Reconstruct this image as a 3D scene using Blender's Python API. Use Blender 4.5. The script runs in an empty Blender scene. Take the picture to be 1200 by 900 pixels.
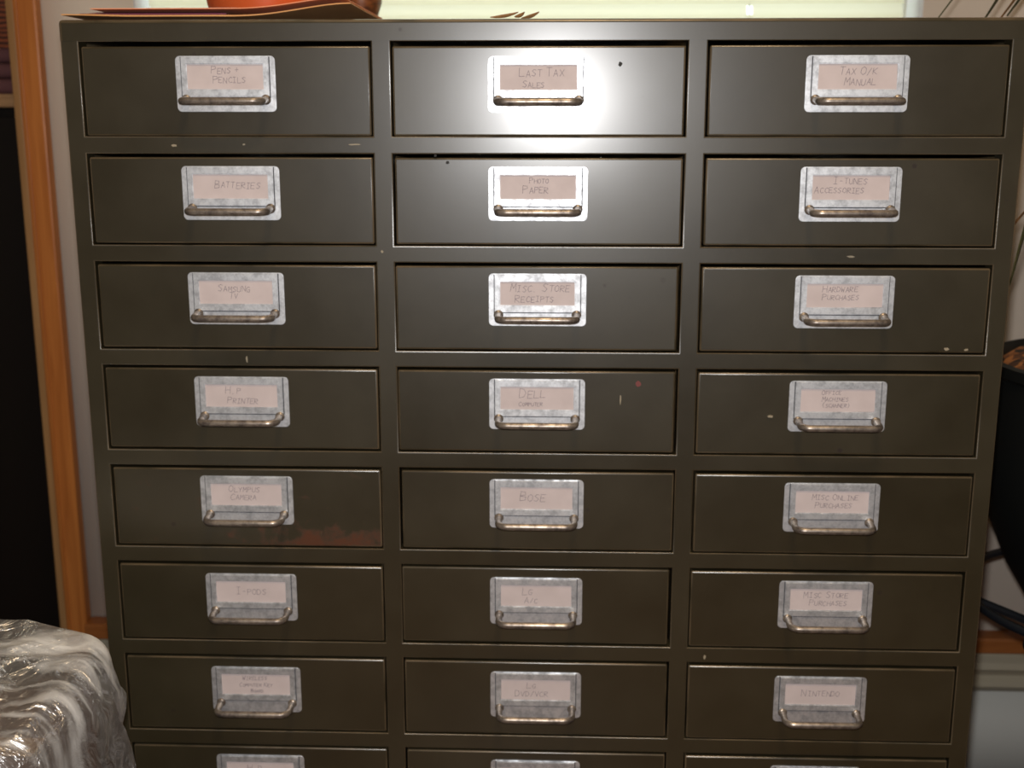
import bpy, bmesh, math, random
from mathutils import Vector, Matrix, noise
random.seed(11)
scene = bpy.context.scene
COL = scene.collection
Z0 = 0.93                      # height of the top edge of the first drawer row above the floor

# ------------------------------------------------------------------ camera, world, lights, exposure
cd = bpy.data.cameras.new('camera'); cam = bpy.data.objects.new('camera', cd); COL.objects.link(cam)
cam.location = (0.37507, -0.95566, Z0 - 0.05684)
cam.rotation_euler = (1.35036, 0.0, 0.03727)
cd.sensor_fit = 'HORIZONTAL'; cd.sensor_width = 36.0; cd.lens = 42.0
cd.clip_start = 0.01
cd.dof.use_dof = True; cd.dof.focus_distance = 0.84; cd.dof.aperture_fstop = 9.0
scene.camera = cam

w = bpy.data.worlds.new('daylight'); scene.world = w; w.use_nodes = True
bg = w.node_tree.nodes['Background']
bg.inputs[0].default_value = (0.93, 1.0, 0.97, 1); bg.inputs[1].default_value = 2.1

def light(name, kind, loc, energy, color, **kw):
    d = bpy.data.lights.new(name, kind); d.energy = energy; d.color = color
    for k, v in kw.items(): setattr(d, k, v)
    o = bpy.data.objects.new(name, d); o.location = loc; COL.objects.link(o); return o
# the camera's own flash, a couple of centimetres above the lens
light('camera_flash', 'POINT', (0.368, -0.945, Z0 - 0.027), 25.0, (1.0, 0.99, 0.985), shadow_soft_size=0.011)
# the room's ceiling lamp, warm
light('ceiling_lamp', 'AREA', (0.45, -0.9, Z0 + 1.42), 15.0, (1.0, 0.72, 0.42), shape='DISK', size=0.35)

vs = scene.view_settings
scene.display_settings.display_device = 'sRGB'
vs.view_transform = 'Standard'; vs.look = 'None'; vs.exposure = 0.0; vs.gamma = 1.0
vs.use_curve_mapping = False

# ------------------------------------------------------------------ materials
def newmat(name, color=(.5, .5, .5), rough=.5, metal=0.0, spec=.5):
    m = bpy.data.materials.new(name); m.use_nodes = True
    b = m.node_tree.nodes['Principled BSDF']
    b.inputs['Base Color'].default_value = (*color, 1)
    b.inputs['Roughness'].default_value = rough
    b.inputs['Metallic'].default_value = metal
    b.inputs['Specular IOR Level'].default_value = spec
    return m, m.node_tree, b

def node(nt, t, **kw):
    n = nt.nodes.new(t)
    for k, v in kw.items():
        if k in n.inputs: n.inputs[k].default_value = v
        else: setattr(n, k, v)
    return n

def ramp(nt, src, stops):
    r = nt.nodes.new('ShaderNodeValToRGB')
    els = r.color_ramp.elements
    while len(els) < len(stops): els.new(.5)
    for e, (p, c) in zip(els, stops):
        e.position = p; e.color = (*c, 1) if len(c) == 3 else c
    nt.links.new(src, r.inputs[0]); return r

def coords(nt, scale=(1, 1, 1), rnd=True):
    tc = node(nt, 'ShaderNodeTexCoord'); mp = node(nt, 'ShaderNodeMapping')
    mp.inputs['Scale'].default_value = scale
    nt.links.new(tc.outputs['Object'], mp.inputs['Vector'])
    if not rnd: return mp.outputs['Vector']
    oi = node(nt, 'ShaderNodeObjectInfo'); mu = node(nt, 'ShaderNodeVectorMath', operation='SCALE')
    cx = node(nt, 'ShaderNodeCombineXYZ')
    for i in range(3): nt.links.new(oi.outputs['Random'], cx.inputs[i])
    nt.links.new(cx.outputs[0], mu.inputs[0]); mu.inputs['Scale'].default_value = 37.0
    ad = node(nt, 'ShaderNodeVectorMath', operation='ADD')
    nt.links.new(mp.outputs['Vector'], ad.inputs[0]); nt.links.new(mu.outputs[0], ad.inputs[1])
    return ad.outputs[0]

def mixc(nt, fac, a, b):
    m = nt.nodes.new('ShaderNodeMix'); m.data_type = 'RGBA'
    for sock, v in ((m.inputs[0], fac), (m.inputs[6], a), (m.inputs[7], b)):
        if hasattr(v, 'is_linked'): nt.links.new(v, sock)
        else: sock.default_value = v if isinstance(v, float) else (*v, 1)
    return m.outputs[2]

def bump(nt, b, src, strength=.2, dist=.001):
    n = node(nt, 'ShaderNodeBump', Strength=strength, Distance=dist)
    nt.links.new(src, n.inputs['Height']); nt.links.new(n.outputs[0], b.inputs['Normal'])

OLIVE = (.033, .0285, .0175)
def paint(name, rust=None):
    m, nt, b = newmat(name, OLIVE, .40, 0, .36)
    b.inputs['Coat Weight'].default_value = 1.0; b.inputs['Coat Roughness'].default_value = .245
    v = coords(nt)
    n1 = node(nt, 'ShaderNodeTexNoise', Scale=9.0, Detail=6.0, Roughness=.6); nt.links.new(v, n1.inputs['Vector'])
    n2 = node(nt, 'ShaderNodeTexNoise', Scale=55.0, Detail=4.0); nt.links.new(v, n2.inputs['Vector'])
    vo = node(nt, 'ShaderNodeTexVoronoi', Scale=38.0); nt.links.new(v, vo.inputs['Vector'])
    col = ramp(nt, n1.outputs[0], [(.3, (.0235, .0185, .0085)), (.7, (.036, .029, .0145))]).outputs[0]
    # sparse dark pits and a few pale nicks of worn paint
    pit = ramp(nt, vo.outputs['Distance'], [(.05, (1, 1, 1)), (.10, (0, 0, 0))]).outputs[0]
    gate = ramp(nt, n1.outputs[0], [(.53, (0, 0, 0)), (.60, (1, 1, 1))]).outputs[0]
    pm = node(nt, 'ShaderNodeMath', operation='MULTIPLY'); nt.links.new(pit, pm.inputs[0]); nt.links.new(gate, pm.inputs[1])
    col = mixc(nt, pm.outputs[0], col, (.018, .010, .006))
    ro = ramp(nt, n1.outputs[0], [(.3, (.36, .36, .36)), (.75, (.48, .48, .48))]).outputs[0]
    ro = mixc(nt, pm.outputs[0], ro, (.7, .7, .7))
    if rust:
        tc = node(nt, 'ShaderNodeTexCoord'); sx = node(nt, 'ShaderNodeSeparateXYZ'); nt.links.new(tc.outputs['Object'], sx.inputs[0])
        mz = node(nt, 'ShaderNodeMapRange', clamp=True); nt.links.new(sx.outputs['Z'], mz.inputs[0])
        for i, val in enumerate((-.064, -.040, 1, 0)): mz.inputs[i + 1].default_value = val
        mx = node(nt, 'ShaderNodeMapRange', clamp=True); nt.links.new(sx.outputs['X'], mx.inputs[0])
        for i, val in enumerate((.055, .16, 0, 1)): mx.inputs[i + 1].default_value = val
        mm = node(nt, 'ShaderNodeMath', operation='MULTIPLY'); nt.links.new(mz.outputs[0], mm.inputs[0]); nt.links.new(mx.outputs[0], mm.inputs[1])
        n3 = node(nt, 'ShaderNodeTexNoise', Scale=75.0, Detail=7.0, Roughness=.65); nt.links.new(v, n3.inputs['Vector'])
        ad = node(nt, 'ShaderNodeMath', operation='MULTIPLY_ADD'); nt.links.new(mm.outputs[0], ad.inputs[0]); ad.inputs[1].default_value = .28; nt.links.new(n3.outputs[0], ad.inputs[2])
        rm = ramp(nt, ad.outputs[0], [(.62, (0, 0, 0)), (.84, (1, 1, 1))]).outputs[0]
        col = mixc(nt, rm, col, (.085, .028, .011)); ro = mixc(nt, rm, ro, (.85, .85, .85))
    # rolled edges rubbed through to the metal by years of use
    tn = node(nt, 'ShaderNodeTexCoord'); ab = node(nt, 'ShaderNodeVectorMath', operation='ABSOLUTE'); nt.links.new(tn.outputs['Normal'], ab.inputs[0])
    sp = node(nt, 'ShaderNodeSeparateXYZ'); nt.links.new(ab.outputs[0], sp.inputs[0])
    m1 = node(nt, 'ShaderNodeMath', operation='MAXIMUM'); nt.links.new(sp.outputs[0], m1.inputs[0]); nt.links.new(sp.outputs[1], m1.inputs[1])
    m2_ = node(nt, 'ShaderNodeMath', operation='MAXIMUM'); nt.links.new(m1.outputs[0], m2_.inputs[0]); nt.links.new(sp.outputs[2], m2_.inputs[1])
    er = node(nt, 'ShaderNodeMapRange', clamp=True); nt.links.new(m2_.outputs[0], er.inputs[0])
    for i, val in enumerate((.985, .90, 0, 1)): er.inputs[i + 1].default_value = val
    n4 = node(nt, 'ShaderNodeTexNoise', Scale=24.0, Detail=5.0); nt.links.new(v, n4.inputs['Vector'])
    wg = ramp(nt, n4.outputs[0], [(.36, (.10, .10, .10)), (.62, (.70, .70, .70))]).outputs[0]
    ew = node(nt, 'ShaderNodeMath', operation='MULTIPLY'); nt.links.new(er.outputs[0], ew.inputs[0]); nt.links.new(wg, ew.inputs[1])
    col = mixc(nt, ew.outputs[0], col, (.20, .145, .085))
    mw = node(nt, 'ShaderNodeMath', operation='MULTIPLY'); nt.links.new(ew.outputs[0], mw.inputs[0]); mw.inputs[1].default_value = .5; nt.links.new(mw.outputs[0], b.inputs['Metallic'])
    nt.links.new(col, b.inputs['Base Color']); nt.links.new(ro, b.inputs['Roughness'])
    bump(nt, b, n2.outputs[0], .10, .0006)
    return m
PAINT = paint('olive_paint'); PAINT_RUST = paint('olive_paint_rusted', True)
CHIP, _, _ = newmat('bare_chip', (.30, .25, .17), .6)
REDSPOT, _, _ = newmat('red_spot', (.16, .03, .025), .5)
RUSTSPOT, _, _ = newmat('rust_spot', (.12, .035, .012), .8)

def zinc(name, lo, hi, rough):
    m, nt, b = newmat(name, hi, rough, .75)
    v = coords(nt)
    n = node(nt, 'ShaderNodeTexNoise', Scale=130.0, Detail=6.0, Roughness=.7); nt.links.new(v, n.inputs['Vector'])
    c = ramp(nt, n.outputs[0], [(.36, lo), (.60, hi)]).outputs[0]; nt.links.new(c, b.inputs['Base Color'])
    r = ramp(nt, n.outputs[0], [(.3, (rough + .12,) * 3), (.7, (rough - .04,) * 3)]).outputs[0]; nt.links.new(r, b.inputs['Roughness'])
    bump(nt, b, n.outputs[0], .12, .0003)
    return m
ZINC = zinc('zinc_plate', (.42, .43, .45), (.74, .76, .79), .42)
SEAM_SHADE, _, _ = newmat('seam_shade', (.055, .060, .072), .7)  # shadow of the gap round the card pocket, put into the colour
BAIL = zinc('bail_steel', (.15, .125, .11), (.42, .36, .30), .34)

PAPER, nt, b = newmat('pink_card', (.56, .45, .44), .95, 0, .1)
n = node(nt, 'ShaderNodeTexNoise', Scale=60.0, Detail=4.0); nt.links.new(coords(nt), n.inputs['Vector'])
nt.links.new(ramp(nt, n.outputs[0], [(.3, (.55, .47, .46)), (.7, (.61, .525, .515))]).outputs[0], b.inputs['Base Color'])
INK, _, _ = newmat('pencil_ink', (.20, .165, .19), .8, 0, .1)
DARK, _, _ = newmat('dark_interior', (.012, .011, .009), .7)

def wallmat(name, c):
    m, nt, b = newmat(name, c, .85, 0, .2)
    n = node(nt, 'ShaderNodeTexNoise', Scale=180.0, Detail=3.0); nt.links.new(coords(nt, rnd=False), n.inputs['Vector'])
    bump(nt, b, n.outputs[0], .15, .001); return m
WALL = wallmat('plaster', (.70, .61, .52)); WHITE = wallmat('white_ceiling', (.75, .72, .66))

def wood(name, a, c, rough=.4, scale=(60, 60, 3)):
    m, nt, b = newmat(name, a, rough, 0, .4)
    v = coords(nt, scale)
    n = node(nt, 'ShaderNodeTexNoise', Scale=1.5, Detail=6.0, Roughness=.6, Distortion=.8); nt.links.new(v, n.inputs['Vector'])
    nt.links.new(ramp(nt, n.outputs[0], [(.3, a), (.7, c)]).outputs[0], b.inputs['Base Color'])
    bump(nt, b, n.outputs[0], .08, .001); return m
CASING = wood('orange_pine', (.34, .105, .022), (.52, .19, .045))
BEAD = wood('pale_pine', (.28, .15, .06), (.40, .23, .10))
CAPWOOD = wood('cap_wood', (.24, .075, .02), (.36, .13, .035), scale=(3, 60, 60))
FLOORW = wood('floor_wood', (.10, .045, .02), (.18, .08, .035), scale=(3, 30, 30))
TANTOP = wood('tan_board', (.35, .2, .1), (.5, .3, .15), scale=(3, 60, 60))
BLACKP, _, _ = newmat('black_lacquer', (.010, .008, .007), .45, 0, .25)
CREAM, _, _ = newmat('cream_moulding', (.40, .36, .27), .5)
BOARDW, _, _ = newmat('white_board', (.55, .56, .53), .6)

BLIND = bpy.data.materials.new('blind_vinyl'); BLIND.use_nodes = True
nt = BLIND.node_tree; b = nt.nodes['Principled BSDF']; b.inputs['Base Color'].default_value = (.85, .83, .68, 1); b.inputs['Roughness'].default_value = .5
tr = node(nt, 'ShaderNodeBsdfTranslucent'); tr.inputs[0].default_value = (.93, .91, .76, 1)
mx = node(nt, 'ShaderNodeMixShader'); mx.inputs[0].default_value = .72
nt.links.new(b.outputs[0], mx.inputs[1]); nt.links.new(tr.outputs[0], mx.inputs[2])
nt.links.new(mx.outputs[0], nt.nodes['Material Output'].inputs[0])
def glassmat(name, color, rough, clear, bumps=None):
    m = bpy.data.materials.new(name); m.use_nodes = True; nt = m.node_tree
    nt.nodes.remove(nt.nodes['Principled BSDF'])
    t = node(nt, 'ShaderNodeBsdfTransparent'); t.inputs[0].default_value = (*color, 1)
    g = node(nt, 'ShaderNodeBsdfGlossy'); g.inputs['Roughness'].default_value = rough; g.inputs['Color'].default_value = (1, 1, 1, 1)
    f = node(nt, 'ShaderNodeLayerWeight'); f.inputs[0].default_value = .15      # same from both sides of the sheet
    ad = node(nt, 'ShaderNodeMath', operation='MULTIPLY_ADD'); ad.inputs[1].default_value = .45; ad.inputs[2].default_value = clear; ad.use_clamp = True
    nt.links.new(f.outputs['Facing'], ad.inputs[0])
    mx = node(nt, 'ShaderNodeMixShader'); nt.links.new(ad.outputs[0], mx.inputs[0])
    nt.links.new(t.outputs[0], mx.inputs[1]); nt.links.new(g.outputs[0], mx.inputs[2])
    nt.links.new(mx.outputs[0], nt.nodes['Material Output'].inputs[0])
    return m, nt, mx, g
GLASS, _, _, _ = glassmat('window_glass', (.97, .99, .98), .02, 0.04)
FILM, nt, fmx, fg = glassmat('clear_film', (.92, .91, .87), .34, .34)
fv = coords(nt, rnd=False); fn = node(nt, 'ShaderNodeTexNoise', Scale=34.0, Detail=4.0, Distortion=1.2); nt.links.new(fv, fn.inputs['Vector'])
fb = node(nt, 'ShaderNodeBump', Strength=1.0, Distance=.014); nt.links.new(fn.outputs[0], fb.inputs['Height']); nt.links.new(fb.outputs[0], fg.inputs['Normal'])
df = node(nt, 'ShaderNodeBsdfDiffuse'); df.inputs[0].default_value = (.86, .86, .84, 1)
# flash glare on the folds painted as white streaks, mostly at the top
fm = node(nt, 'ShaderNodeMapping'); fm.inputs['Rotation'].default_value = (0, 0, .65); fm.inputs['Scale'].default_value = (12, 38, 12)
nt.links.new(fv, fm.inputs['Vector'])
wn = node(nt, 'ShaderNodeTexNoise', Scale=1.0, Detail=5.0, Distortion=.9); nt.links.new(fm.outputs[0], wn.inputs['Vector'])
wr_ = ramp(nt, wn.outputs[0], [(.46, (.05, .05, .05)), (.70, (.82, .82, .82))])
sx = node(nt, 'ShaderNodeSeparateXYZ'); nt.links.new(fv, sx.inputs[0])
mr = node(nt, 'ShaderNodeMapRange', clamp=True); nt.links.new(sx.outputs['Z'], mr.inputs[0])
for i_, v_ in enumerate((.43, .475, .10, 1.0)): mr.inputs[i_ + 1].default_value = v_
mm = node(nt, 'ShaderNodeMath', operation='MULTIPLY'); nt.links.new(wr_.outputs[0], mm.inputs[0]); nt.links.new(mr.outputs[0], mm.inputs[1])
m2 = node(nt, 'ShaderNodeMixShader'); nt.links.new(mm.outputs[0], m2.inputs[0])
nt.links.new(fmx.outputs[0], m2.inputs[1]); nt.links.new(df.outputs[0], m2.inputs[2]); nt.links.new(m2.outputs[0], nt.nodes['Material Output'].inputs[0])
CARTON = wood('brown_carton', (.10, .05, .03), (.16, .08, .045), .8, (20, 20, 20))
MANILA = wood('manila', (.60, .29, .10), (.68, .35, .14), .75, (8, 8, 8))
PINKENV = wood('salmon_paper', (.74, .30, .16), (.80, .36, .20), .75, (8, 8, 8))
PURPLE, _, _ = newmat('purple_folder', (.20, .035, .075), .6)
GREYP, _, _ = newmat('grey_paper', (.36, .30, .30), .8)
ORANGE, nt, b = newmat('orange_glaze', (.62, .11, .025), .35)
TURNED = wood('dark_turned_wood', (.05, .018, .008), (.30, .10, .025), .4, (40, 40, 90))
BLACKPOT, _, _ = newmat('black_plastic', (.006, .007, .007), .5, 0, .25)
BLACKIRON, _, _ = newmat('black_iron', (.008, .010, .014), .4, 0, .4)
SOIL, nt, b = newmat('bark_soil', (.05, .025, .01), .95)
n = node(nt, 'ShaderNodeTexVoronoi', Scale=120.0); nt.links.new(coords(nt), n.inputs['Vector'])
sx = node(nt, 'ShaderNodeSeparateColor'); nt.links.new(n.outputs['Color'], sx.inputs[0])
nt.links.new(ramp(nt, sx.outputs[0], [(.35, (.012, .007, .004)), (.6, (.13, .045, .012)), (.95, (.42, .16, .04))]).outputs[0], b.inputs['Base Color'])
LEAF = wood('leaf_green', (.035, .055, .022), (.11, .10, .035), .45, (60, 60, 60))
LEAFDRY = wood('leaf_dry', (.20, .09, .03), (.30, .15, .05), .7, (60, 60, 60))
PURPCLOTH, _, _ = newmat('dusky_cloth', (.16, .075, .08), .95, 0, .1)
BASKET, nt, b = newmat('red_weave', (.2, .05, .02), .7)
wv = node(nt, 'ShaderNodeTexWave', Scale=42.0, Distortion=3.0); wv.bands_direction = 'Z'; nt.links.new(coords(nt, rnd=False), wv.inputs['Vector'])
nt.links.new(ramp(nt, wv.outputs[0], [(.3, (.04, .012, .006)), (.7, (.42, .10, .03))]).outputs[0], b.inputs['Base Color'])

# ------------------------------------------------------------------ helpers
def link(name, bm, mats, parent=None, loc=(0, 0, 0), smooth=True, kind=None, angle=40):
    me = bpy.data.meshes.new(name); bm.normal_update(); bm.to_mesh(me); bm.free()
    for m in (mats if isinstance(mats, (list, tuple)) else [mats]): me.materials.append(m)
    if smooth:
        me.shade_smooth(); me.set_sharp_from_angle(angle=math.radians(angle))
        for p in me.polygons:                        # flat sheet faces stay flat beside their rolled edges
            if max(abs(p.normal.x), abs(p.normal.y), abs(p.normal.z)) > .9999: p.use_smooth = False
    o = bpy.data.objects.new(name, me); COL.objects.link(o); o.location = loc
    if parent: o.parent = parent
    if kind: o['kind'] = kind
    return o

def root(name, label, cat, loc, group=None):
    o = bpy.data.objects.new(name, None); COL.objects.link(o); o.location = loc
    o.empty_display_size = .05
    o['label'] = label; o['category'] = cat
    if group: o['group'] = group
    return o
def tag(o, label, cat, group=None):
    o['label'] = label; o['category'] = cat
    if group: o['group'] = group
    return o

def box(bm, lo, hi, bev=0.0, seg=2, mi=0):
    t = bmesh.new()
    bmesh.ops.create_cube(t, size=1.0)
    for v in t.verts: v.co = Vector([lo[i] + (v.co[i] + .5) * (hi[i] - lo[i]) for i in range(3)])
    if bev: bmesh.ops.bevel(t, geom=t.edges[:], offset=bev, segments=seg, profile=.5, affect='EDGES')
    merge(bm, t, mi)

def merge(bm, t, mi=None):
    vm = {v: bm.verts.new(v.co) for v in t.verts}
    for f in t.faces:
        try: nf = bm.faces.new([vm[v] for v in f.verts])
        except ValueError: continue
        nf.material_index = f.material_index if mi is None else mi
        nf.smooth = True
    t.free()

def tube(bm, pts, r, n=10, cap=True, mi=0):
    pts = [Vector(p) for p in pts]; rings = []
    up = None
    for i, p in enumerate(pts):
        d = (pts[min(i + 1, len(pts) - 1)] - pts[max(i - 1, 0)]).normalized()
        if up is None:
            up = Vector((0, 0, 1)) if abs(d.z) < .9 else Vector((0, 1, 0))
        a = d.cross(up); a = a.normalized() if a.length > 1e-6 else Vector((1, 0, 0))
        up = a.cross(d).normalized()
        rr = r(i / (len(pts) - 1)) if callable(r) else r
        rings.append([bm.verts.new(p + rr * (math.cos(2 * math.pi * k / n) * a + math.sin(2 * math.pi * k / n) * up)) for k in range(n)])
    for i in range(len(rings) - 1):
        for k in range(n):
            f = bm.faces.new((rings[i][k], rings[i][(k + 1) % n], rings[i + 1][(k + 1) % n], rings[i + 1][k])); f.material_index = mi
    if cap:
        bm.faces.new(rings[0][::-1]); bm.faces.new(rings[-1])

def lathe(bm, prof, n=48, c=(0, 0), mi=0):
    rings = []
    for r, z in prof:
        if r < 1e-5: rings.append([bm.verts.new((c[0], c[1], z))])
        else: rings.append([bm.verts.new((c[0] + r * math.cos(2 * math.pi * k / n), c[1] + r * math.sin(2 * math.pi * k / n), z)) for k in range(n)])
    for a, b_ in zip(rings, rings[1:]):
        for k in range(n):
            k2 = (k + 1) % n
            if len(a) == 1 and len(b_) == 1: continue
            if len(a) == 1: f = bm.faces.new((a[0], b_[k2], b_[k]))
            elif len(b_) == 1: f = bm.faces.new((a[k], a[k2], b_[0]))
            else: f = bm.faces.new((a[k], a[k2], b_[k2], b_[k]))
            f.material_index = mi
    bmesh.ops.recalc_face_normals(bm, faces=bm.faces[:])

sm = lambda t: max(0, min(1, t)) ** 2 * (3 - 2 * max(0, min(1, t)))
def rrect(w, h, r, n=5):
    pts = []
    for cx, cz, a0 in ((w / 2 - r, h / 2 - r, 0), (-w / 2 + r, h / 2 - r, 90), (-w / 2 + r, -h / 2 + r, 180), (w / 2 - r, -h / 2 + r, 270)):
        for k in range(n + 1):
            a = math.radians(a0 + 90 * k / n); pts.append((cx + r * math.cos(a), cz + r * math.sin(a)))
    return pts

# ------------------------------------------------------------------ the room shell
YW, TW = 0.50, 0.12            # wall behind the cabinet
WX0, WX1, WZ0, WZ1 = -.1275, .7960, Z0 - .06, Z0 + 1.0     # window opening
DX0, DX1, DZ = -1.20, -.272, Z0 + 1.10                     # doorway opening
XL, XR, YF, ZC = -2.0, 2.4, -3.0, Z0 + 1.55

def struct(name, parts, m, bev=0):
    bm = bmesh.new()
    for lo, hi in parts: box(bm, lo, hi, bev)
    return link(name, bm, m, kind='structure', smooth=bool(bev))
struct('floor', [((XL - .1, YF - .1, -.05), (XR + .1, YW + TW, 0)), ((-2.1, YW + TW, -.05), (-.20, 1.55, 0))], FLOORW)
struct('ceiling', [((XL - .1, YF - .1, ZC), (XR + .1, YW + TW, ZC + .05)), ((-2.1, YW + TW, ZC), (-.20, 1.55, ZC + .05))], WHITE)
struct('wall_left', [((XL - .1, YF, 0), (XL, YW, ZC))], WALL)
struct('wall_right', [((XR, YF, 0), (XR + .1, YW + TW, ZC))], WALL)
struct('wall_front', [((XL, YF - .1, 0), (XR, YF, ZC))], WALL)
struct('wall_back', [((XL - .1, YW, 0), (DX0, YW + TW, ZC)), ((DX0, YW, DZ), (DX1, YW + TW, ZC)),
                     ((DX1, YW, 0), (WX0, YW + TW, ZC)), ((WX1, YW, 0), (XR, YW + TW, ZC)),
                     ((WX0, YW, 0), (WX1, YW + TW, WZ0)), ((WX0, YW, WZ1), (WX1, YW + TW, ZC))], WALL)
# dark passage seen through the doorway
struct('wall_passage', [((-2.1, 1.45, 0), (-.20, 1.55, ZC)), ((-2.1, YW + TW, 0), (-2.0, 1.45, ZC)), ((-.262, YW + TW, 0), (-.20, 1.45, ZC))], WALL)
# wooden door casing: flat board with a paler bead on the doorway side
bm = bmesh.new()
box(bm, (-.2645, YW - .018, 0), (-.236, YW - .0004, DZ + .036), .003)
box(bm, (-.2595, YW - .0205, 0), (-.2575, YW - .017, DZ + .03), .0008)
box(bm, (DX0 - .036, YW - .018, 0), (DX0 - .004, YW - .0004, DZ + .036), .003)
box(bm, (DX0 - .036, YW - .018, DZ), (-.236, YW - .0004, DZ + .036), .003)
box(bm, (-.2745, YW - .014, 0), (-.2640, YW + TW, DZ), .002, mi=1)
link('trim_1', bm, [CASING, BEAD], kind='structure')
# low wainscot band along the wall: wooden cap, cream moulding, white board
zc = Z0 - .702
for nm, x0, x1 in (('trim_2', -.236, XR),):
    struct(nm, [((x0, YW - .030, zc - .021), (x1, YW - .0004, zc))], CAPWOOD, .003)
bm = bmesh.new()
prof = [(0, 0), (.012, 0), (.012, -.010), (.020, -.016), (.023, -.024), (.017, -.030), (.014, -.036), (.020, -.042), (.022, -.048), (.016, -.056), (.010, -.060), (0, -.060)]
ra = [bm.verts.new((-.236, YW - .0006 - d, zc - .0214 + z)) for d, z in prof]
rb = [bm.verts.new((XR, YW - .0006 - d, zc - .0214 + z)) for d, z in prof]
for i in range(len(prof)):
    j = (i + 1) % len(prof); bm.faces.new((ra[i], ra[j], rb[j], rb[i]))
bm.faces.new(ra[::-1]); bm.faces.new(rb); bmesh.ops.recalc_face_normals(bm, faces=bm.faces[:])
link('trim_3', bm, CREAM, kind='structure', angle=25)
struct('baseboard_back', [((-.236, YW - .010, 0.0), (XR, YW - .0004, zc - .0818))], BOARDW)

# window: frame, two panes
wr = bpy.data.objects.new('window_1', None); COL.objects.link(wr); wr.location = (.335, YW + .09, WZ0); wr['kind'] = 'structure'
hw, hh = (WX1 - WX0) / 2 - .0005, WZ1 - WZ0 - .001
bm = bmesh.new()
for lo, hi in (((-hw, -.02, .0005), (-hw + .003, .02, hh)), ((hw - .003, -.02, .0005), (hw, .02, hh)), ((-hw, -.02, .0005), (hw, .02, .03)), ((-hw, -.02, hh - .03), (hw, .02, hh)), ((-hw, -.022, hh / 2 - .015), (hw, .018, hh / 2 + .015))):
    box(bm, lo, hi, .002)
f = link('window_frame', bm, BOARDW, wr); f['kind'] = 'structure'
for z0, z1 in ((.031, hh / 2 - .016), (hh / 2 + .016, hh - .031)):
    bm = bmesh.new(); box(bm, (-hw + .0032, -.002, z0), (hw - .0032, .002, z1)); f = link('window_pane', bm, GLASS, wr, smooth=False); f['kind'] = 'structure'

bm = bmesh.new()
for x0, x1 in ((-hw - .0004, -hw + .0014), (hw - .0014, hw + .0004)): box(bm, (x0, -.088, .0005), (x1, -.0205, hh))
REVEAL, _, _ = newmat('white_reveal', (.86, .86, .87), .5)
f = link('window_reveal', bm, REVEAL, wr, smooth=False); f['kind'] = 'structure'

# ------------------------------------------------------------------ venetian blind in the window
BX0, BX1 = -.112, .7765
bl = root('window_blind', 'cream horizontal slat blind hanging in the bright window behind the cabinet', 'blind', ((BX0 + BX1) / 2, YW + .0165, WZ0 + .02))
hb = (BX1 - BX0) / 2
bm = bmesh.new(); box(bm, (-hb, -.014, WZ1 - WZ0 - .055), (hb, .014, WZ1 - WZ0 - .0205), .002); link('head_rail', bm, BLIND, bl)
bm = bmesh.new(); box(bm, (-hb, -.012, -.008), (hb, .012, .004), .002); link('bottom_rail', bm, BLIND, bl)
bm = bmesh.new()
pitch, tilt = .0180, math.radians(68)
holes = [-.25 - .02, .2665]
z = .014
while z < WZ1 - WZ0 - .062:
    xs = [-hb] + sum([[h - .0035, h + .0035] for h in holes], []) + [hb]
    for si in range(len(xs) - 1):
        gap = si % 2 == 1
        prof = []
        for k in range(5):
            t = -1 + k / 2
            if gap and abs(t) < .6: continue
            prof.append(t)
        segs = [(-1, -.5), (-.5, 0), (0, .5), (.5, 1)] if not gap else [(-1, -.5), (.5, 1)]
        for t0, t1 in segs:
            vs_ = []
            for (x, t) in ((xs[si], t0), (xs[si + 1], t0), (xs[si + 1], t1), (xs[si], t1)):
                yy = .0115 * t; cc = .0016 * (1 - t * t)
                vs_.append(bm.verts.new((x, yy * math.cos(tilt) - cc * math.sin(tilt), z + yy * math.sin(tilt) + cc * math.cos(tilt))))
            bm.faces.new(vs_)
    z += pitch
bmesh.ops.remove_doubles(bm, verts=bm.verts[:], dist=1e-5)
link('slats', bm, BLIND, bl, angle=60)
for hx in holes:
    bm = bmesh.new(); tube(bm, [(hx, 0.0, 0), (hx, 0.0, WZ1 - WZ0 - .06)], .0006, 6); link('lift_cord', bm, BOARDW, bl)

# ------------------------------------------------------------------ the drawer cabinet
G, PIT, OP, CW = .01499, .08588, .07239, .23
NR = 10
XS = [0, CW, CW + G, 2 * CW + G, 2 * CW + 2 * G, 3 * CW + 2 * G]
CXL, CXR, CTOP, CDEP = -.0138, .7345, .0165, .44
CC = ((CXL + CXR) / 2, CDEP / 2)
cab = root('drawer_cabinet', 'olive drab steel cabinet with three columns of small labelled drawers', 'cabinet', (CC[0], CC[1], 0))
OFF = Vector((-CC[0], -CC[1], Z0))          # cabinet-local shift for shapes laid out from the first drawer's corner

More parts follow.
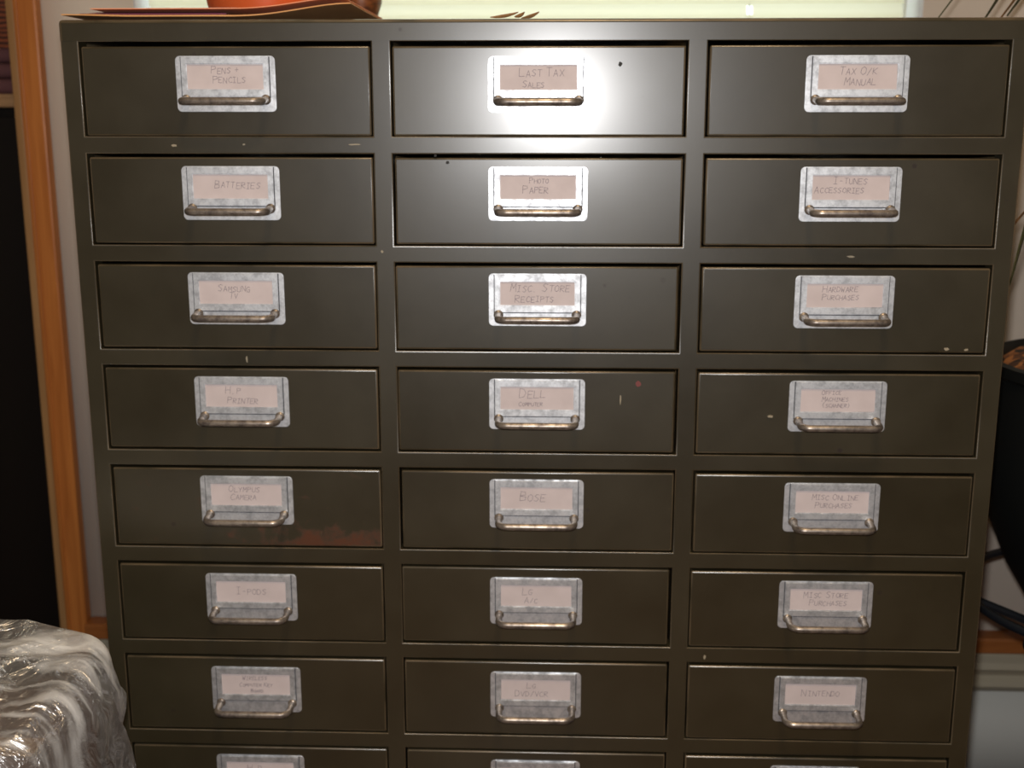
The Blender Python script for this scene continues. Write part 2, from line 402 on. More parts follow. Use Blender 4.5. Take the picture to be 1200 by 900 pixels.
bm = bmesh.new()
zb = -NR * PIT + (PIT - OP)
box(bm, (CXL, .018, zb), (CXL + .0012, CDEP, .0005)); box(bm, (CXR - .0012, .018, zb), (CXR, CDEP, .0005))
box(bm, (CXL + .0012, CDEP - .0012, zb), (CXR - .0012, CDEP, .0005)); box(bm, (CXL + .0012, .018, zb), (CXR - .0012, CDEP - .0012, zb + .0012))
for xa, xb in ((XS[1], XS[2]), (XS[3], XS[4])): box(bm, (xa + .004, .0175, zb + .0012), (xb - .004, CDEP - .0012, 0))
link('body', bm, PAINT, cab, OFF, smooth=False)
bm = bmesh.new(); box(bm, (CXL + .03, .03, -Z0), (CXR - .03, CDEP - .02, zb + .0001), .002); link('plinth', bm, PAINT, cab, OFF)
bm = bmesh.new(); t = bmesh.new(); bmesh.ops.create_cube(t, size=1.0)
lo, hi = (CXL - .0008, -.0004, .0005), (CXR + .0008, CDEP + .001, CTOP)
for v in t.verts: v.co = Vector([lo[i] + (v.co[i] + .5) * (hi[i] - lo[i]) for i in range(3)])
bmesh.ops.bevel(t, geom=[e for e in t.edges if not all(v.co.z < .001 for v in e.verts)], offset=.0030, segments=4, profile=.5, affect='EDGES')
merge(bm, t, 0); link('top_panel', bm, PAINT, cab, OFF)

# front frame of stiles and rails, the openings' edges rolled over
bm = bmesh.new()
gx = [CXL] + XS + [CXR]
gz = [.0040]
for r in range(NR): gz += [-r * PIT, -r * PIT - OP]
gz.append(zb - .0)
gz = sorted(set(gz), reverse=True)
# drop the degenerate first strip: the first opening starts right under the top panel
grid = {(i, j): bm.verts.new((x, 0, z)) for i, x in enumerate(gx) for j, z in enumerate(gz)}
def is_open(i, j):
    return i in (1, 3, 5) and any(abs(gz[j] + r * PIT) < 1e-6 and abs(gz[j + 1] + r * PIT + OP) < 1e-6 for r in range(NR))
faces = []
for i in range(len(gx) - 1):
    for j in range(len(gz) - 1):
        if not is_open(i, j): faces.append(bm.faces.new((grid[i, j], grid[i, j + 1], grid[i + 1, j + 1], grid[i + 1, j])))
ex = bmesh.ops.extrude_face_region(bm, geom=faces, use_keep_orig=True)
for v in [g for g in ex['geom'] if isinstance(g, bmesh.types.BMVert)]: v.co.y += .0175
bmesh.ops.recalc_face_normals(bm, faces=bm.faces[:])
sharp = [e for e in bm.edges if len(e.link_faces) == 2 and e.calc_face_angle(0) > .7 and all(abs(v.co.y) < 1e-6 for v in e.verts)]
bmesh.ops.bevel(bm, geom=sharp, offset=.0010, segments=3, profile=.5, affect='EDGES')
# nicks down to bare metal and rust specks on the rails
def chip(bm, x, z, rx, rz, mi, y=-.00008, n=9):
    vs_ = [bm.verts.new((x + rx * (1 + random.uniform(-.3, .3)) * math.cos(2 * math.pi * k / n), y, z + rz * (1 + random.uniform(-.3, .3)) * math.sin(2 * math.pi * k / n))) for k in range(n)]
    f = bm.faces.new(vs_); f.material_index = mi
    if f.calc_area() and (f.normal_update() or f.normal.y > 0): f.normal_flip()
for x, z, rx, rz in ((.071, -.0795, .0022, .0010), (.127, -.0785, .0012, .0008), (.215, -.0785, .004, .0006), (.608, -.1655, .0028, .0010), (.121, -.252, .0008, .003), (.505, -.510, .0012, .002), (.235, -.163, .001, .001)):
    chip(bm, x, z, rx, rz, 1)
for x, z, rx, rz in ((.331, -.6835, .0022, .003), (.585, -.6840, .0016, .003), (.560, -.6850, .001, .0015)):
    chip(bm, x, z, rx, rz, 2)
link('front_frame', bm, [PAINT, CHIP, RUSTSPOT], cab, OFF)

# --- one drawer: front pan with rolled edges and the tray behind it
DW, DH = CW - .0026, OP - .0039
bm = bmesh.new()
box(bm, (.0, .0, -DH), (DW, .012, 0), .0016, 3)
tx0, tx1, tz0, tz1 = .003, DW - .003, -DH + .002, -.006
box(bm, (tx0, .0115, tz0), (tx0 + .001, .40, tz1)); box(bm, (tx1 - .001, .0115, tz0), (tx1, .40, tz1))
box(bm, (tx0 + .001, .0115, tz0), (tx1 - .001, .40, tz0 + .001)); box(bm, (tx0 + .001, .399, tz0 + .001), (tx1 - .001, .40, tz1))
drawer0 = link('drawer', bm, PAINT, cab)

# --- pull: stamped plate with a raised card pocket, wire bail
PW, PH = .0785, .0425
bm = bmesh.new()
pts = rrect(PW, PH, .0035)
fr = [bm.verts.new((x, -.0008, z)) for x, z in pts]; bk = [bm.verts.new((x, 0, z)) for x, z in pts]
bm.faces.new(fr); n_ = len(pts)
for k in range(n_): bm.faces.new((fr[k], bk[k], bk[(k + 1) % n_], fr[(k + 1) % n_]))
bmesh.ops.recalc_face_normals(bm, faces=bm.faces[:])
bmesh.ops.bevel(bm, geom=[e for e in bm.edges if all(abs(v.co.y + .0008) < 1e-7 for v in e.verts)], offset=.0004, segments=2, affect='EDGES')
# pocket: a bezel standing proud of the plate, open at the top
pw, zt, zbm = .0690, PH / 2 - .0006, PH / 2 - .0312
cw2, ct, cb = .0600, PH / 2 - .0064, PH / 2 - .0254
def ring_frame(bm, ow, ot, ob, iw, it, ib, y0, y1, bev):
    t = bmesh.new()
    o = [(-ow / 2, ob), (ow / 2, ob), (ow / 2, ot), (-ow / 2, ot)]; i_ = [(-iw / 2, ib), (iw / 2, ib), (iw / 2, it), (-iw / 2, it)]
    V = {}
    for nm, P in (('o', o), ('i', i_)):
        for k, (x, z_) in enumerate(P):
            V[nm, k, 0] = t.verts.new((x, y0, z_)); V[nm, k, 1] = t.verts.new((x, y1, z_))
    for k in range(4):
        j = (k + 1) % 4
        t.faces.new((V['o', k, 0], V['o', j, 0], V['i', j, 0], V['i', k, 0]))
        t.faces.new((V['o', k, 0], V['o', k, 1], V['o', j, 1], V['o', j, 0]))
        t.faces.new((V['i', k, 0], V['i', j, 0], V['i', j, 1], V['i', k, 1]))
    bmesh.ops.recalc_face_normals(t, faces=t.faces[:])
    bmesh.ops.bevel(t, geom=[e for e in t.edges if all(abs(v.co.y - y0) < 1e-7 for v in e.verts) and len(e.link_faces) == 2 and e.calc_face_angle(0) > .5], offset=bev, segments=2, affect='EDGES')
    merge(bm, t, 0)
ring_frame(bm, pw, zt, zbm, cw2, ct, cb, -.0024, -.0008, .0006)
for lo, hi in (((-pw / 2 - .0008, -.00092, zbm - .0008), (-pw / 2, -.0009, zt)), ((pw / 2, -.00092, zbm - .0008), (pw / 2 + .0008, -.0009, zt)), ((-pw / 2, -.00092, zbm - .0009), (pw / 2, -.0009, zbm))):
    box(bm, lo, hi, 0, mi=1)  # thin dark strips painting the shade along the pocket's sides and bottom
holder0 = link('label_holder', bm, [ZINC, SEAM_SHADE])
bm = bmesh.new()
mz, mx_, yo = -.0120, .0315, -.0205
path = [(-mx_, -.0006, mz), (-mx_, -.008, mz - .0003)]
for k in range(7):
    a = math.radians(90 * k / 6); path.append((-mx_ - .0024 + .0024 + .0075 * (1 - math.cos(a)) , yo + .0075 * (1 - math.sin(a)), mz - .0012))
path = path + [(-x, y, z) for x, y, z in path[::-1]]
tube(bm, path, .0028, 12)
for s in (-1, 1):                                                    # flattened eyes riveted to the plate
    t = bmesh.new(); bmesh.ops.create_uvsphere(t, u_segments=12, v_segments=8, radius=1)
    for v in t.verts: v.co = Vector((s * mx_ + v.co.x * .0040, -.0014 + v.co.y * .0022, mz + v.co.z * .0040))
    merge(bm, t, 0)
handle0 = link('handle', bm, BAIL)

# --- handwriting: pencil strokes, lifted a hair off the card
GL = {'A': [[(0, 0), (2, 6), (4, 0)], [(.8, 2.2), (3.3, 2.2)]], 'B': [[(0, 0), (0, 6), (3, 5.6), (3.2, 3.8), (0, 3.1), (3.7, 2.4), (3.4, .4), (0, 0)]],
      'C': [[(4, 5), (2.4, 6), (.4, 4.5), (0, 2), (1.6, 0), (4, .8)]], 'D': [[(0, 0), (0, 6), (2.6, 5.4), (4, 3), (2.8, .5), (0, 0)]],
      'E': [[(4, 6), (0, 6), (0, 0), (4, 0)], [(0, 3), (3, 3.2)]], 'F': [[(4, 6), (0, 6), (0, 0)], [(0, 3), (3, 3.2)]],
      'G': [[(4, 5), (2, 6), (0, 3.5), (.8, .4), (3.4, 0), (4, 2.6), (2, 2.6)]], 'H': [[(0, 0), (0, 6)], [(4, 0), (4, 6)], [(0, 3), (4, 3.2)]],
      'I': [[(.4, 6), (3.4, 6)], [(2, 6), (2, 0)], [(.4, 0), (3.4, 0)]], 'K': [[(0, 0), (0, 6)], [(4, 6), (0, 2.8), (4, 0)]], 'L': [[(0, 6), (0, 0), (4, .2)]],
      'M': [[(0, 0), (.4, 6), (2, 2.4), (3.7, 6), (4.2, 0)]], 'N': [[(0, 0), (0, 6), (3.8, 0), (4, 6)]], 'O': [[(2, 6), (.2, 4.6), (0, 1.6), (2, 0), (3.9, 1.6), (3.8, 4.6), (2, 6)]],
      'P': [[(0, 0), (0, 6), (3.4, 5.6), (3.7, 3.8), (0, 2.9)]], 'R': [[(0, 0), (0, 6), (3.4, 5.6), (3.6, 3.9), (0, 3), (4, 0)]],
      'S': [[(3.9, 5.3), (2, 6), (.3, 4.6), (3.6, 2), (2.2, 0), (0, .8)]], 'T': [[(0, 6), (4, 6)], [(2, 6), (2, 0)]], 'U': [[(0, 6), (.3, .9), (2, 0), (3.7, .9), (4, 6)]],
      'V': [[(0, 6), (2, 0), (4, 6)]], 'W': [[(0, 6), (1, 0), (2, 4), (3, 0), (4.2, 6)]], 'X': [[(0, 0), (4, 6)], [(0, 6), (4, 0)]], 'Y': [[(0, 6), (2, 3), (4, 6)], [(2, 3), (1.6, 0)]],
      '.': [[(1, 0), (1.4, .5)]], '-': [[(.6, 3), (3.2, 3)]], '+': [[(.5, 3), (3.5, 3)], [(2, 1.4), (2, 4.6)]], '/': [[(.3, -.6), (3.6, 6.4)]], '(': [[(3, 6.6), (1.4, 3), (3, -.5)]], ')': [[(1, 6.6), (2.6, 3), (1, -.5)]], '_': [[(-.3, -1.4), (4.7, -1.2)]]}
CWD, CHT = .0604, .0194
def card(lines, parent, rng):
    bm = bmesh.new()
    # a hand-cut slip: slightly uneven edges
    jt = [rng.uniform(-.0004, .0004) for _ in range(8)]
    outline = [(-CWD / 2, -CHT / 2 + jt[0]), (0, -CHT / 2 + jt[1]), (CWD / 2, -CHT / 2 + jt[2]), (CWD / 2 + jt[3], CHT / 2), (0, CHT / 2 + jt[4]), (-CWD / 2, CHT / 2 + jt[5])]
    fr = [bm.verts.new((x, -.0003, z)) for x, z in outline]; bk = [bm.verts.new((x, 0, z)) for x, z in outline]
    bm.faces.new(fr)
    for k in range(6): bm.faces.new((fr[k], bk[k], bk[(k + 1) % 6], fr[(k + 1) % 6]))
    bmesh.ops.recalc_face_normals(bm, faces=bm.faces[:])
    for (txt, x, z, h) in lines:                       # x, z from the card's middle in mm, h letter height in mm
        s = h / 6000.0; px = x / 1000.0; slant = rng.uniform(.02, .16)
        for ci, ch in enumerate(txt):
            if ch == ' ': px += 2.8 * s; continue
            k = 1.0 if ci == 0 or txt[ci - 1] == ' ' else .78
            ox, oz = rng.uniform(-.3, .3) * s, rng.uniform(-.5, .3) * s
            for st in GL[ch]:
                P = [Vector((px + ox + (a + slant * c_) * s * (k - .02), -.00042, z / 1000 + oz + c_ * s * k)) for a, c_ in st]
                for p, q in zip(P, P[1:]):
                    d = (q - p); L = d.length
                    if L < 1e-6: continue
                    d /= L; nrm = Vector((-d.z, 0, d.x)) * .00016
                    p2, q2 = p - d * .0001, q + d * .0001
                    f = bm.faces.new([bm.verts.new(v) for v in (p2 - nrm, q2 - nrm, q2 + nrm, p2 + nrm)]); f.material_index = 1
            px += 5.0 * s * (k + .02)
    return link('label_card', bm, [PAPER, INK], parent, smooth=False)

TEXT = {(0, 0): [('PENS +', -11, 2.6, 5.5), ('PENCILS', -10, -4.6, 5.5)], (1, 0): [('BATTERIES', -13, -1.2, 6)],
        (2, 0): [('SAMSUNG', -15, .5, 5.6), ('TV', -6, -5, 5.0)], (3, 0): [('H.P', -13, 1.5, 6), ('PRINTER', -12, -6.5, 5.4)],
        (4, 0): [('OLYMPUS', -15, 2.0, 5.6), ('CAMERA', -14, -4.8, 5.4)], (5, 0): [('I-PODS', -13, -2.4, 6.5)],
        (6, 0): [('WIRELESS', -12, 4.0, 4.0), ('COMPUTER KEY', -15, -2.2, 3.6), ('BOARD', -5, -7.8, 3.2)], (7, 0): [('H.D', -12, 1.0, 6.5)],
        (0, 1): [('LAST TAX', -15, .6, 6.5), ('SALES', -12, -7.6, 5.0)], (1, 1): [('PHOTO', -7, 3.0, 4.5), ('PAPER', -12, -4.6, 6)],
        (2, 1): [('MISC. STORE', -22, 1.4, 6.5), ('RECEIPTS', -18, -6.8, 5.8)], (3, 1): [('DELL', -15, .4, 8), ('COMPUTER', -15, -6.6, 3.6)],
        (4, 1): [('BOSE', -14, -2.6, 8)], (5, 1): [('LG', -12, .8, 6.5), ('A/C', -10, -6.8, 5.4)], (6, 1): [('LG', -8, 1.6, 5.4), ('DVD/VCR', -18, -6.4, 6)], (7, 1): [],
        (0, 2): [('TAX O/K', -14, 1.6, 6), ('MANUAL', -10, -6.4, 6)], (1, 2): [('I-TUNES', -14, 2.6, 5.6), ('ACCESSORIES', -28, -4.4, 5.2)],
        (2, 2): [('HARDWARE', -18, 3.0, 5.2), ('PURCHASES', -18, -3.4, 4.8)], (3, 2): [('OFFICE', -13, 4.8, 3.8), ('MACHINES', -13, -.6, 4.0), ('(SCANNER)', -13, -5.8, 3.8)],
        (4, 2): [('MISC ONLINE', -17, 1.8, 5.2), ('PURCHASES', -14, -5.2, 5.0)], (5, 2): [('MISC STORE', -19, 1.6, 5.6), ('PURCHASES', -14, -5.4, 5.2)],
        (6, 2): [('NINTENDO', -16, -1.8, 6)], (7, 2): []}
PTOP = [.0112, .0094, .0087, .0090, .0094, .0106, .0114, .0106, .0095, .0095]     # plate's top below the opening's top
TOPGAP = [.0035, .0029, .0027, .0028, .0029, .0027, .0029, .0028, .0028, .0028]
rng = random.Random(5)
first = True
for c in range(3):
    for r in range(NR):
        dx = rng.uniform(-.0005, .0005); tg = TOPGAP[r] + rng.uniform(-.0004, .0002)
        if (r, c) in ((3, 1), (2, 1), (5, 1)): dx = -.0010
        if (r, c) == (0, 1): tg = .0037
        loc = OFF + Vector((XS[2 * c] + .0013 + dx, .0006 + rng.uniform(-.0006, .0008), -r * PIT - tg))
        d = drawer0 if first else drawer0.copy()
        if not first: COL.objects.link(d); d.parent = cab
        d.location = loc
        if (r, c) == (4, 0):
            d.material_slots[0].link = 'OBJECT'; d.material_slots[0].material = PAINT_RUST
            d['label'] = 'olive drawer front with a rusted lower edge'
        hl = Vector((DW / 2 - dx, 0.0, -(PTOP[r] - tg) - PH / 2 + rng.uniform(-.0004, .0004)))
        h = holder0 if first else holder0.copy(); b_ = handle0 if first else handle0.copy()
        if not first: COL.objects.link(h); COL.objects.link(b_)
        h.parent = d; b_.parent = d; h.location = hl; b_.location = hl + Vector((0, -.0008, 0))
        cd_ = card(TEXT.get((r, c), []), d, rng)
        cd_.location = hl + Vector((rng.uniform(-.0003, .0003), -.0010, (ct + cb) / 2))
        cd_.rotation_euler = (0, rng.uniform(-.008, .008), 0)
        first = False
# a red paint dab and scratches on individual drawer fronts
def mark(name, x, z, rx, rz, m):
    bm = bmesh.new()
    vs_ = [(x + rx * random.uniform(.7, 1.25) * math.cos(2 * math.pi * k / 11), z + rz * random.uniform(.7, 1.25) * math.sin(2 * math.pi * k / 11)) for k in range(11)]
    a = [bm.verts.new((p, -.0004, q)) for p, q in vs_]; b2 = [bm.verts.new((p, .0016, q)) for p, q in vs_]
    bm.faces.new(a)
    for k in range(11): bm.faces.new((a[k], b2[k], b2[(k + 1) % 11], a[(k + 1) % 11]))
    bmesh.ops.recalc_face_normals(bm, faces=bm.faces[:])
    link(name, bm, m, cab, OFF, smooth=False)
PIT_ = DARK
MARKS = [(.4427, -.2703, .0022, .0024, REDSPOT), (.6889, -.2394, .0022, .0012, CHIP), (.7045, -.2400, .0017, .0009, CHIP),
         (.4284, -.2830, .0006, .0045, CHIP), (.5512, -.2966, .0022, .0009, CHIP), (.4231, -.0175, .0014, .0017, PIT_), (.2790, -.0870, .0011, .0012, PIT_), (.2885, -.0925, .0013, .0013, PIT_)]
for x, z, rx, rz, m in MARKS: mark('paint_nick', x, z, rx, rz, m)

# ------------------------------------------------------------------ papers and pots on top of the cabinet
ZT = Z0 + CTOP
def sheet(name, label, cat, x, y, z, wx, wy, th, m, zf, rot=0.0, group=None, nx=40, ny=14):
    """a flat envelope or folder: an outline of wx by wy, th thick, lifted by zf(u, v)"""
    bm = bmesh.new(); V = {}
    for s in (0, 1):
        for i in range(nx + 1):
            for j in range(ny + 1):
                u, v = i / nx, j / ny
                ed = min(u, 1 - u, v, 1 - v); t = th * (.35 + .65 * min(1, ed * 14))
                V[s, i, j] = bm.verts.new(((u - .5) * wx, (v - .5) * wy, zf(u, v) + (t if s else 0)))
    for i in range(nx):
        for j in range(ny):
            bm.faces.new((V[1, i, j], V[1, i + 1, j], V[1, i + 1, j + 1], V[1, i, j + 1]))
            bm.faces.new((V[0, i, j], V[0, i, j + 1], V[0, i + 1, j + 1], V[0, i + 1, j]))
    for i in range(nx):
        bm.faces.new((V[0, i, 0], V[0, i + 1, 0], V[1, i + 1, 0], V[1, i, 0])); bm.faces.new((V[0, i + 1, ny], V[0, i, ny], V[1, i, ny], V[1, i + 1, ny]))
    for j in range(ny):
        bm.faces.new((V[0, 0, j + 1], V[0, 0, j], V[1, 0, j], V[1, 0, j + 1])); bm.faces.new((V[0, nx, j], V[0, nx, j + 1], V[1, nx, j + 1], V[1, nx, j]))
    o = link(name, bm, m, None, (x, y, z), angle=60); o.rotation_euler.z = rot
    return tag(o, label, cat, group)
curl = lambda u, v: .0105 * sm((u - .55) / .45) ** 1.3 + .0012 * sm((.25 - u) / .25)
sheet('manila_envelope', 'brown manila envelope at the bottom of the paper stack, right edge curled up', 'envelope', .0990, .125, ZT + .0002, .229, .23, .0026, MANILA, lambda u, v: curl(u, v) + .0028 * (1 - .5 * sm((u - .5) / .4)), 0.0)
sheet('purple_folder', 'dark purple folder peeking out left in the paper stack on the cabinet', 'folder', .046, .150, ZT + .0071, .120, .21, .0032, PURPLE, lambda u, v: 0)
sheet('salmon_envelope', 'salmon orange envelope on top of the paper stack, beside the orange pot', 'envelope', .102, .140, ZT + .0106, .205, .215, .0018, PINKENV, lambda u, v: .0080 * sm((u - .55) / .45) ** 1.3, .0)
sheet('grey_paper_slip', 'small grey paper lying on the salmon envelope under the orange pot', 'paper', .075, .13, ZT + .0126, .075, .15, .0014, GREYP, lambda u, v: .0002)

pz = ZT + .0144
op_ = root('flower_pot', 'glazed orange pot standing on the papers on top of the cabinet', 'pot', (.105, .19, pz))
bm = bmesh.new(); lathe(bm, [(0, 0), (.047, 0), (.0495, .0015), (.053, .012), (.064, .075), (.066, .077), (.0665, .090), (.063, .091), (.060, .078), (.057, .070), (0, .070)]); link('pot', bm, ORANGE, op_)
bm = bmesh.new(); lathe(bm, [(0, .0705), (.0565, .0705), (.0565, .074), (.03, .078), (0, .077)]); link('soil', bm, SOIL, op_)

tb = bmesh.new(); lathe(tb, [(0, 0), (.019, 0), (.020, .004), (.017, .012), (.012, .017), (.016, .024), (.020, .036), (.021, .052), (.017, .066), (.012, .072), (.014, .080), (.010, .083), (0, .083)])
tag(link('wooden_vase', tb, TURNED, None, (.180, .275, ZT)), 'small dark turned wooden vase on the cabinet, behind the right end of the papers', 'vase')
lf = bmesh.new()
for (x, y, a, L) in ((-.012, 0, .2, .022), (.008, .004, -.5, .016), (.0, -.003, .9, .012)):
    tube(lf, [(x + L * (t - .5) * math.cos(a), y + L * (t - .5) * math.sin(a), .0014 + .004 * t * t) for t in [k / 6 for k in range(7)]], lambda t: .0004 + .0011 * math.sin(math.pi * t), 6)
tag(link('dried_leaf', lf, LEAFDRY, None, (.345, .012, ZT + .0003)), 'shrivelled dry leaf scrap on the front edge of the cabinet top', 'leaf')

# ------------------------------------------------------------------ potted plant on its iron stand, right of the cabinet
PX, PY = .953, .20
zr = Z0 - .292                                       # rim height
pp = root('potted_plant', 'strap-leaved plant in a round black pot right of the cabinet', 'plant', (PX, PY, zr - .275))
bm = bmesh.new()
lathe(bm, [(0, 0), (.058, 0), (.076, .008), (.095, .030), (.117, .066), (.137, .112), (.150, .165), (.150, .225), (.147, .262), (.151, .266), (.151, .276), (.146, .278), (.142, .272), (.139, .262), (.138, .255), (0, .255)])
link('pot', bm, BLACKPOT, pp)
bm = bmesh.new()
lathe(bm, [(0, .2555), (.1375, .2555), (.1385, .268), (.125, .277), (.09, .283), (.04, .285), (0, .285)], 64)
for v in bm.verts: 
    if v.co.z > .258: v.co.z += .004 * noise.noise(v.co * 90)
link('soil', bm, SOIL, pp)
def leaf(pts, wmax, m, name='leaf', n=22):
    P = [Vector(p) for p in pts]
    def cr(t):
        q = t * (len(P) - 1); i = min(int(q), len(P) - 2); f = q - i
        p0, p1, p2, p3 = P[max(i - 1, 0)], P[i], P[i + 1], P[min(i + 2, len(P) - 1)]
        return .5 * (2 * p1 + (p2 - p0) * f + (2 * p0 - 5 * p1 + 4 * p2 - p3) * f * f + (3 * p1 - p0 - 3 * p2 + p3) * f ** 3)
    bm = bmesh.new(); rows = []
    for k in range(n + 1):
        t = k / n; c = cr(t); d = (cr(min(1, t + .01)) - cr(max(0, t - .01))).normalized()
        side = d.cross(Vector((0, 0, 1))); side = side.normalized() if side.length > .05 else Vector((.3, -.95, 0))
        side = (side * .8 + Vector((.35, -.1, 0))).normalized()
        nr = side.cross(d).normalized()
        w_ = wmax * (.35 + .65 * sm(t * 2.5)) * (1 - sm((t - .70) / .36)) + .0006
        rows.append([bm.verts.new(c - side * w_ + nr * w_ * .35), bm.verts.new(c), bm.verts.new(c + side * w_ + nr * w_ * .35),
                     bm.verts.new(c - nr * .0007)])
    for a, b2 in zip(rows, rows[1:]):
        for i, j in ((0, 1), (1, 2), (2, 3), (3, 0)): bm.faces.new((a[i], a[j], b2[j], b2[i]))
    bm.faces.new(rows[0][::-1]); bm.faces.new(rows[-1]); bmesh.ops.recalc_face_normals(bm, faces=bm.faces[:])
    return link(name, bm, m, pp, angle=60)
base = .268
def L(x, y, z): return (x - PX, y - PY, z + Z0 - (zr - .275))
LV = [([(.95, .20, -.30), (.93, .20, -.05), (.87, .20, .14), (0.800, .20, .13), (0.722, .20, .030)], .0035, LEAF),
      ([(.955, .19, -.30), (.94, .19, -.05), (.88, .19, .11), (0.825, .19, .12), (0.757, .185, .024)], .014, LEAF),
      ([(.96, .18, -.30), (.95, .18, -.05), (.89, .18, .10), (0.845, .18, .12), (0.770, .18, .026)], .010, LEAFDRY),
      ([(.96, .22, -.30), (.95, .22, -.05), (.90, .22, .12), (0.865, .22, .13), (0.792, .22, .034)], .014, LEAF),
      ([(.94, .15, -.30), (.92, .14, -.16), (.87, .12, -.09), (.800, .10, -.10), (.768, .09, -.20)], .0085, LEAF),
      ([(.95, .16, -.30), (.92, .15, -.20), (.86, .12, -.135), (.795, .11, -.13), (.765, .11, -.165)], .004, LEAFDRY),
      ([(.98, .20, -.30), (1.02, .18, -.05), (1.09, .15, .10), (1.18, .12, .08), (1.24, .10, -.04)], .009, LEAF),
      ([(.97, .23, -.30), (.98, .28, 0), (1.0, .34, .16), (1.02, .40, .18), (1.05, .44, .10)], .009, LEAF),
      ([(.98, .17, -.30), (1.0, .10, -.06), (1.03, .02, .06), (1.06, -.06, .04), (1.08, -.12, -.06)], .008, LEAF),
      ([(.97, .21, -.30), (.99, .22, .02), (1.03, .24, .20), (1.10, .26, .24), (1.16, .27, .16)], .009, LEAF)]
for pts, wd, m in LV: leaf([L(*p) for p in pts], wd, m)

st = root('plant_stand', 'black iron ring stand on thin legs holding the round black pot', 'plant stand', (PX, PY, 0))
zring = Z0 - .5350
bm = bmesh.new()
tube(bm, [(.154 * math.cos(a), .154 * math.sin(a), zring) for a in [2 * math.pi * k / 64 for k in range(65)]], .0045, 10, cap=False); link('outer_ring', bm, BLACKIRON, st)
bm = bmesh.new()
zr2 = zr - .275 - .0056
tube(bm, [(.062 * math.cos(a), .062 * math.sin(a), zr2) for a in [2 * math.pi * k / 48 for k in range(49)]], .0055, 8, cap=False); link('inner_ring', bm, BLACKIRON, st)
for k in range(4):
    a = math.radians(180 + 90 * k + 18 - 18)
    ca, sa = math.cos(a), math.sin(a)
    bm = bmesh.new(); tube(bm, [(.154 * ca, .154 * sa, zring), (.062 * ca, .062 * sa, zr2)], .0045, 8); link('spoke', bm, BLACKIRON, st)
    bm = bmesh.new(); tube(bm, [(.154 * ca, .154 * sa, zring), (.157 * ca, .157 * sa, zring - .1), (.154 * ca, .154 * sa, .12), (.160 * ca, .160 * sa, .03), (.178 * ca, .178 * sa, .0046)], .0045, 8)
    t = bmesh.new(); bmesh.ops.create_uvsphere(t, u_segments=10, v_segments=8, radius=.0085)
    for v in t.verts: v.co += Vector((.178 * ca, .178 * sa, .0085))
    merge(bm, t, 0)
    link('leg', bm, BLACKIRON, st)
for k in range(6):
    a = math.radians(215 + 60 * k)
    t = bmesh.new(); bmesh.ops.create_uvsphere(t, u_segments=12, v_segments=8, radius=.0075)
    for v in t.verts: v.co = Vector((.154 * math.cos(a), .154 * math.sin(a), zring - .0105)) + v.co
    link('finial', t, BLACKIRON, st)

# ------------------------------------------------------------------ clear plastic bag round a brown carton, bottom left
BGX, BGY = -.120, -.215
bmc = bmesh.new(); box(bmc, (-.140, -.088, 0), (.140, .088, .44), .004)
box(bmc, (-.139, -.012, .4398), (.139, .012, .4404), mi=1)
carton = tag(link('carton', bmc, [CARTON, BEAD], None, (BGX, BGY, .006)), 'brown carton standing inside the clear plastic bag by the cabinet', 'box')
bm = bmesh.new()
NA, NZ = 220, 130
def ridged(q):
    return 1 - 2 * abs(noise.noise(q))
def bagpt(a, t):
    # t: 0 floor .. 1 top middle
    ca, sa = math.cos(a), math.sin(a); e = 2 / 4.5
    sq = Vector((math.copysign(abs(ca) ** e, ca), math.copysign(abs(sa) ** e, sa), 0))
    if t < .66:
        s = t / .66; z = .002 + .462 * s; k = 1.0 + .42 * (1 - s) ** 1.1
    else:
        s = (t - .66) / .34; q = min(1, s / .16); k = 1 - .07 * q ** 2 if s < .16 else .93 * (1 - (s - .16) / .84)
        z = .464 + .020 * math.sin(q * math.pi / 2) + .004 * s
    k = max(k, .004)
    p = Vector((.168 * k * sq.x, .112 * k * sq.y, z))
    q = p + Vector((3, 7, 1))
    w1 = noise.noise_vector(q * 9) * .05
    top_ = sm((t - .45) / .2)
    cr_ = (ridged((q + w1) * 11) * .0062 + ridged((q + w1) * 27) * .0042 + ridged((q + w1) * 60) * .0011) * (.25 + .75 * top_)
    fold = .005 * math.sin(a * 7 + 3 * noise.noise(p * 3)) * (1 - min(1, t / .66))
    up = sm((t - .62) / .1)
    out = (Vector((sq.x, sq.y, 0)).normalized() * (1 - up) + Vector((0, 0, 1)) * up).normalized()
    return p + out * (cr_ + fold)
rows = [[bm.verts.new(bagpt(2 * math.pi * i / NA, j / NZ)) for i in range(NA)] for j in range(NZ)]
top = bm.verts.new((0, 0, .490))
for j in range(NZ - 1):
    for i in range(NA): bm.faces.new((rows[j][i], rows[j][(i + 1) % NA], rows[j + 1][(i + 1) % NA], rows[j + 1][i]))
for i in range(NA): bm.faces.new((rows[-1][i], rows[-1][(i + 1) % NA], top))
tag(link('plastic_bag', bm, FILM, None, (BGX, BGY, 0), angle=28), 'crinkled clear plastic bag shining at the lower left in front of the cabinet', 'bag')

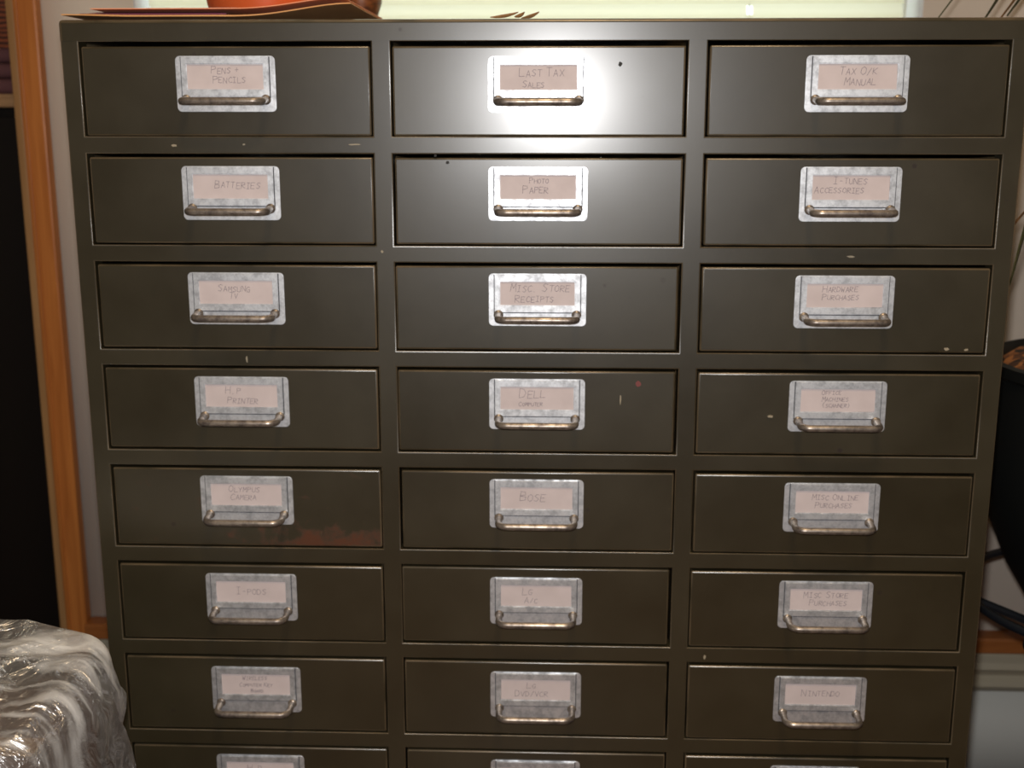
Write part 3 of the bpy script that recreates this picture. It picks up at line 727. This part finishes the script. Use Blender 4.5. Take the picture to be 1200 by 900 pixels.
# ------------------------------------------------------------------ dark cupboard beyond the doorway, with what lies on it
cb_ = root('black_cupboard', 'black cupboard with a tan board top beyond the wooden doorway', 'cupboard', (-.75, .95, 0))
bm = bmesh.new(); box(bm, (-.50, -.20, .06), (.45, .20, .885), .004); link('body', bm, BLACKP, cb_)
bm = bmesh.new(); box(bm, (-.48, -.17, 0), (.43, .17, .0599)); link('plinth', bm, BLACKP, cb_)
bm = bmesh.new(); box(bm, (-.52, -.225, .8852), (.47, .21, .9035), .003); link('top_board', bm, TANTOP, cb_)
for s in (-1, 1):
    bm = bmesh.new(); x0, x1 = (-.495, -.027) if s < 0 else (-.023, .445)
    box(bm, (x0, -.216, .075), (x1, -.2004, .872), .003)
    ring = bmesh.new(); d = link('door', bm, BLACKP, cb_)
    ring.free()
    bm = bmesh.new(); kx = -.055 if s < 0 else .005
    lathe(bm, [(0, 0), (.006, 0), (.005, .012), (.012, .020), (.012, .026), (.006, .030), (0, .030)], 20)
    k_ = link('knob', bm, BEAD, d, (kx, -.2162, .5)); k_.rotation_euler = (math.pi / 2, 0, 0)
cb0 = .9037
cl = bmesh.new()
for k, (w_, dz) in enumerate(((.30, .0), (.292, .021), (.284, .042))):
    box(cl, (-w_ / 2, -.10, dz), (w_ / 2, .10, dz + .0205), .0095, 4)
bmesh.ops.subdivide_edges(cl, edges=[e for e in cl.edges if e.calc_length() > .05], cuts=8, use_grid_fill=True)
for v in cl.verts: v.co.z += .003 * noise.noise(v.co * 18) * (1 if v.co.z > .01 else 0)
tag(link('folded_cloth', cl, PURPCLOTH, None, (-.46, .845, cb0)), 'dusky purple folded cloth on the black cupboard beyond the doorway', 'cloth')
bs = root('basket', 'dark red woven basket behind the folded cloth on the black cupboard', 'basket', (-.52, 1.052, cb0))
bm = bmesh.new(); lathe(bm, [(0, 0), (.075, 0), (.085, .02), (.098, .12), (.103, .20), (.097, .20), (.092, .12), (.08, .03), (0, .02)], 48); link('bowl', bm, BASKET, bs)
bm = bmesh.new(); tube(bm, [(.1 * math.cos(a), .1 * math.sin(a), .203) for a in [2 * math.pi * k / 40 for k in range(41)]], .007, 8, cap=False); link('rim', bm, BASKET, bs)
